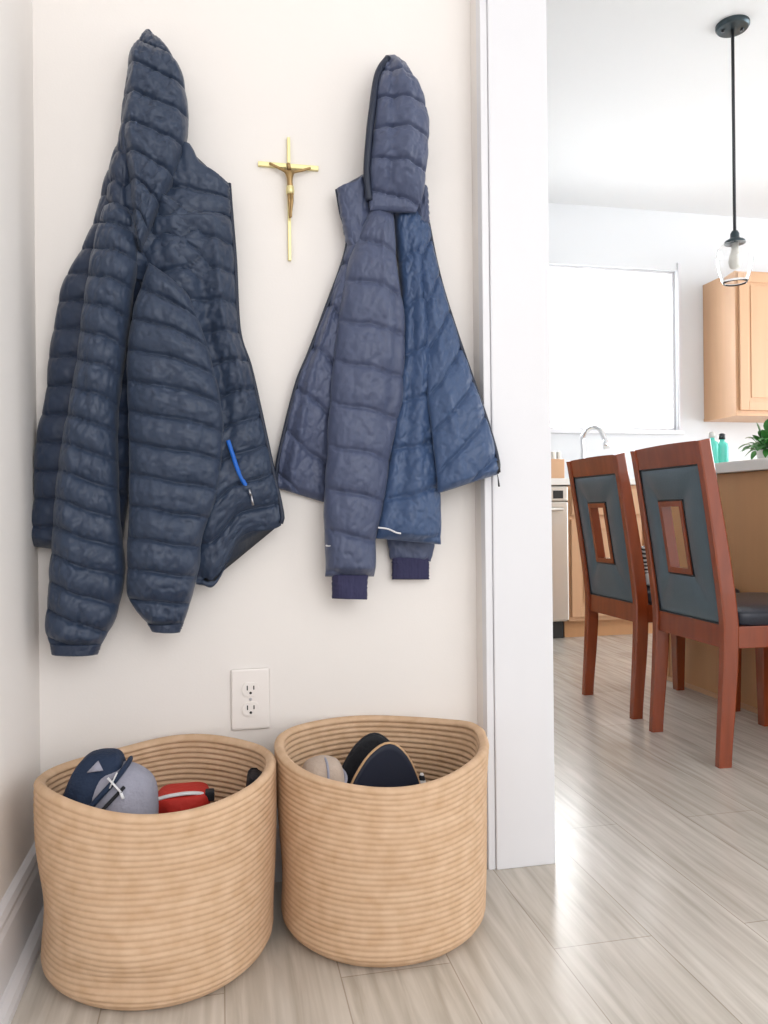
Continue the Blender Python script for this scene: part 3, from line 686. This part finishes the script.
# ------------------------------------------------------------------ island
IX, IY0, IY1 = 1.875, 1.5, 3.06
isl = thing('kitchen_island', 'wooden kitchen island behind the two dining chairs', 'island', (IX+.45, (IY0+IY1)/2, 0))
def sub(name, bm, m, parent=isl, sm=False):
    o = link(name, bm, m, parent, smooth=sm)
    p = Vector((0, 0, 0)); q = parent
    while q: p += Vector(q.location); q = q.parent
    o.location = -p; return o
bm = bmesh.new(); box(bm, IX, IX+.9, IY0, IY1, .0, .866, .003); sub('body', bm, MAPLED)
bm = bmesh.new(); box(bm, IX-.008, IX, IY0, IY1, 0, .018, .002); box(bm, IX, IX+.9, IY1, IY1+.008, 0, .018, .002); sub('shoe_moulding', bm, MAPLE)
for q in (IY0, IY1-.05):
    bm = bmesh.new(); box(bm, IX-.006, IX, q, q+.05, .018, .866, .002); sub('corner_stile', bm, MAPLED)
bm = bmesh.new(); box(bm, IX-.03, IX+.95, IY0-.03, IY1+.03, .867, .907, .005)
ct = link('island_countertop', bm, STONE, smooth=False); tag(ct, 'white stone countertop on top of the wooden island', 'countertop')

# ------------------------------------------------------------------ cabinets along the window wall
FY = KY-.62
def shaker(name, x0, x1, z0, z1, y, parent, m=MAPLE, w=.055, knob=None):
    bm = bmesh.new()
    box(bm, x0, x1, y-.012, y, z0, z1, .002)
    if z1-z0 > .2:
        box(bm, x0, x0+w, y-.02, y-.011, z0, z1, .003); box(bm, x1-w, x1, y-.02, y-.011, z0, z1, .003)
        box(bm, x0+w, x1-w, y-.02, y-.011, z0, z0+w, .003); box(bm, x0+w, x1-w, y-.02, y-.011, z1-w, z1, .003)
        box(bm, x0+w+.02, x1-w-.02, y-.017, y-.011, z0+w+.02, z1-w-.02, .004)
    else: box(bm, x0+.004, x1-.004, y-.02, y-.011, z0+.004, z1-.004, .004)
    return sub(name, bm, m, parent)
def base_cab(label, x0, x1, doors):
    r = thing('base_cabinet', label, 'cabinet', ((x0+x1)/2, KY-.3, 0), 'base cabinets on the window wall')
    bm = bmesh.new(); box(bm, x0, x1, FY, KY-.002, .1, .874, .002); sub('carcass', bm, MAPLE, r)
    bm = bmesh.new(); box(bm, x0, x1, FY+.06, FY+.08, 0, .1); sub('toe_kick', bm, MAPLED, r)
    n = doors; w = (x1-x0)/n
    for i in range(n):
        shaker('drawer', x0+i*w+.012, x0+(i+1)*w-.012, .70, .855, FY, r)
        shaker('door', x0+i*w+.012, x0+(i+1)*w-.012, .125, .68, FY, r)
base_cab('light maple base cabinet under the sink, right of the dishwasher', 1.94, 2.86, 2)
base_cab('light maple base cabinet behind the island, below the wall cabinet', 2.865, 4.3, 3)
base_cab('light maple base cabinet left of the dishwasher, behind the coat wall', .5, 1.325, 2)
dw = thing('dishwasher', 'stainless steel dishwasher beside the white door casing', 'dishwasher', (1.632, KY-.3, 0))
bm = bmesh.new(); box(bm, 1.33, 1.935, FY+.01, KY-.002, .1, .87, .003); sub('cabinet_shell', bm, STEEL, dw)
bm = bmesh.new(); box(bm, 1.335, 1.93, FY-.025, FY+.012, .11, .78, .006); sub('door', bm, STEEL, dw)
bm = bmesh.new(); box(bm, 1.335, 1.93, FY-.025, FY+.012, .785, .868, .006); cp = sub('control_panel', bm, STEEL, dw)
bm = bmesh.new(); box(bm, 1.84, 1.90, FY-.028, FY-.0245, .80, .845, .001); sub('display', bm, SLOT, cp)
bm = bmesh.new(); box(bm, 1.34, 1.925, FY+.04, FY+.06, 0, .1); sub('toe_kick', bm, SLOT, dw)
bm = bmesh.new(); x0 = 1.38; tube(bm, [(1.38, FY-.024, .74), (1.38, FY-.055, .74), (1.885, FY-.055, .74), (1.885, FY-.024, .74)], .009, 10); sub('handle', bm, STEEL, dw, True)
bm = bmesh.new(); box(bm, .5, 4.3, FY-.03, KY-.002, .876, .914, .004); kc = link('kitchen_countertop', bm, STONE, smooth=False); tag(kc, 'pale countertop along the window wall, under the window', 'countertop')
# faucet
fc = thing('kitchen_faucet', 'chrome gooseneck faucet in front of the window', 'faucet', (2.26, 4.58, .914))
bm = bmesh.new(); lathe(bm, [(0,0),(.028,0),(.028,.008),(.02,.014),(.018,.05),(.014,.06),(0,.062)], 20); link('base', bm, CHROME, fc)
bm = bmesh.new(); tube(bm, spline([(0,0,.05),(0,0,.2),(.0,-.0,.28),(.03,-.03,.335),(.075,-.075,.325),(.1,-.1,.25)], 40), .015, 14); link('spout', bm, CHROME, fc)
bm = bmesh.new(); tube(bm, [(.098,-.098,.262),(.106,-.106,.20)], [.015,.02], 14); link('spray_head', bm, CHROME, fc)
bm = bmesh.new(); tube(bm, [(.015,0,.06),(.05,.0,.075),(.075,.0,.1)], .006, 10); link('handle', bm, CHROME, fc)
# wooden block on counter by dishwasher
kb = thing('knife_block', 'small light wooden block on the counter above the dishwasher', 'block', (1.93, 4.30, .914))
bm = bmesh.new(); box(bm, -.06, .05, -.05, .06, 0, .12, .006); link('block', bm, MAPLE, kb, smooth=False)
for i in range(3):
    bm = bmesh.new(); box(bm, -.045+i*.034, -.027+i*.034, -.02, .008, .118, .165, .003); link('knife_handle', bm, STEEL, kb, smooth=False)
# upper cabinet
ux0, ux1, uz0, uz1, uy = 3.235, 4.3, 1.345, 2.255, 4.41
uc = thing('wall_cabinet', 'light maple wall cabinet on the kitchen wall, right of the window', 'cabinet', ((ux0+ux1)/2, KY, uz0))
bm = bmesh.new(); box(bm, ux0, ux1, uy, KY-.002, uz0, uz1, .002); sub('carcass', bm, MAPLE, uc)
bm = bmesh.new(); box(bm, ux0-.004, ux1, uy-.006, KY-.002, uz0-.02, uz0, .003); sub('light_rail', bm, MAPLE, uc)
for i in range(2):
    w = (ux1-ux0)/2; shaker('door', ux0+i*w+.02, ux0+(i+1)*w-.004, uz0+.015, uz1-.015, uy, uc, w=.06)
# ------------------------------------------------------------------ pendant
pc = at_z(732.5, 24, CH)
pn = thing('pendant_lamp', 'clear glass pendant lamp hanging from a dark rod over the island', 'lamp', pc)
def dz(y): # pixel row at the pendant's distance -> z below the ceiling
    return at_y(735, y, pc.y).z - CH
bm = bmesh.new(); lathe(bm, [(0,0),(.066,0),(.066,-.012),(.06,-.02),(.012,-.024),(0,-.024)], 36); cn = link('canopy', bm, PEWTER, pn, smooth=False)
for s in (-1, 1):
    bm = bmesh.new(); lathe(bm, [(0,-.021),(.007,-.021),(.007,-.028),(0,-.030)], 14, (s*.036, -s*.012, 0)); link('screw', bm, CABLE, cn)
zs = dz(233)
bm = bmesh.new(); tube(bm, [(0,0,-.02),(0,0,zs)], .0065, 12); link('rod', bm, CABLE, pn)
zb = dz(240); zg = dz(278)
bm = bmesh.new(); lathe(bm, [(0,zs+.012),(.012,zs+.01),(.018,zs-.002),(.018,zs-.016),(.022,zs-.022),(.038,zs-.03),(.042,zs-.036),(.042,zs-.042),(0,zs-.042)], 28); link('socket_cap', bm, PEWTER, pn)
bm = bmesh.new(); t = zs-.042
pr = [(.035,t+.004),(.052,t-.004),(.068,t-.02),(.073,t-.045),(.07,t-.08),(.062,t-.12),(.052,t-.155),(.046,t-.165)]
lathe(bm, pr+[(r-.0025, z) for r, z in reversed(pr)], 40); link('glass_shade', bm, GLASS, pn)['label'] = 'clear glass shade'
bm = bmesh.new(); lathe(bm, [(0,t),(.014,t),(.014,t-.03),(.02,t-.045),(.027,t-.075),(.02,t-.1),(0,t-.108)], 24); link('bulb', bm, BULB, pn)

# ------------------------------------------------------------------ bottles and plant on the island
for i, (x, y, h, capm, lab) in enumerate(((2.085, 3.005, .135, POT, 'teal soap bottle with a white cap on the island, beside the chair back'), (2.13, 3.0, .128, CABLE, 'teal soap bottle with a dark cap on the island, nearer the plant'))):
    bt = thing('soap_bottle', lab, 'bottle', (x, y, .907), 'teal bottles on the island')
    bm = bmesh.new(); lathe(bm, [(0,0),(.024,0),(.027,.004),(.027,h*.72),(.022,h*.84),(.011,h*.9),(.010,h),(0,h)], 24); link('bottle', bm, TEAL, bt)
    bm = bmesh.new(); lathe(bm, [(0,h-.002),(.013,h-.002),(.013,h+.02),(.006,h+.024),(0,h+.024)], 18); link('cap', bm, capm, bt)
bm = bmesh.new(); box(bm, -.035, .035, -.012, .012, 0, .006, .002); 
pl = thing('potted_plant', 'leafy green potted plant on the island countertop at the right edge', 'plant', (2.215, 2.80, .907))
bm = bmesh.new(); lathe(bm, [(0,0),(.045,0),(.05,.005),(.056,.06),(.058,.064),(.054,.064),(.05,.056),(0,.056)], 28); link('pot', bm, POT, pl)
bm = bmesh.new(); lathe(bm, [(0,.061),(.0515,.058)], 20); link('soil', bm, SOIL, pl)
bm = bmesh.new(); rnd = random.Random(8)
for k in range(90):
    a = rnd.uniform(0, 2*PI); el = rnd.uniform(.15, 1.4); Ln = rnd.uniform(.045, .085); w = rnd.uniform(.012, .02)
    d = Vector((math.cos(a)*math.cos(el), math.sin(a)*math.cos(el), math.sin(el))); sd = Vector((-math.sin(a), math.cos(a), 0))
    b0 = Vector((math.cos(a)*.02, math.sin(a)*.02, .058)); mid = b0+d*rnd.uniform(.03, .075)
    V = []
    for i in range(7):
        t = i/6; p = mid+d*Ln*t+Vector((0, 0, -.05*t*t*math.cos(el))); ww = w*math.sin(PI*(.08+.92*t))**.8
        V.append((bm.verts.new(p-sd*ww), bm.verts.new(p+d.cross(sd)*ww*.3), bm.verts.new(p+sd*ww)))
    for A, B in zip(V, V[1:]):
        bm.faces.new((A[0], A[1], B[1], B[0])); bm.faces.new((A[1], A[2], B[2], B[1]))
    tube(bm, [b0, mid], .0016, 5)
link('foliage', bm, LEAF, pl)

# ------------------------------------------------------------------ light
w = bpy.data.worlds.new('sky'); bpy.context.scene.world = w; w.use_nodes = True
bg_ = w.node_tree.nodes['Background']; bg_.inputs['Color'].default_value = (.985, .99, 1, 1); bg_.inputs['Strength'].default_value = 1.55
def area(name, loc, tgt, sx, sy, e, col=(1, 1, 1)):
    l = bpy.data.lights.new(name, 'AREA'); l.shape = 'RECTANGLE'; l.size = sx; l.size_y = sy; l.energy = e; l.color = col
    o = bpy.data.objects.new(name, l); C.objects.link(o); o.location = loc
    o.rotation_euler = (Vector(tgt)-Vector(loc)).to_track_quat('-Z', 'Y').to_euler(); return o
area('window_daylight', (2.3, KY+.5, 1.9), (2.2, 2.5, .6), 1.6, 1.2, 65, (.95, .98, 1))
area('kitchen_side_fill', (5.7, 2.4, 1.4), (2, 3.2, 1.0), 2.4, 2.2, 115, (.95, .98, 1))  # added fill light out of view at the right, brightens the kitchen
area('coat_wall_fill', (1.0, -1.9, 1.9), (.2, 1.6, .9), 2.2, 1.8, 30, (1, .98, .96))  # added soft fill behind the camera, lifts the coat wall and jackets
sc = bpy.context.scene
sc.view_settings.view_transform = 'Standard'; sc.view_settings.look = 'None'; sc.view_settings.gamma = 1; sc.view_settings.exposure = 0
sc.view_settings.use_curve_mapping = False
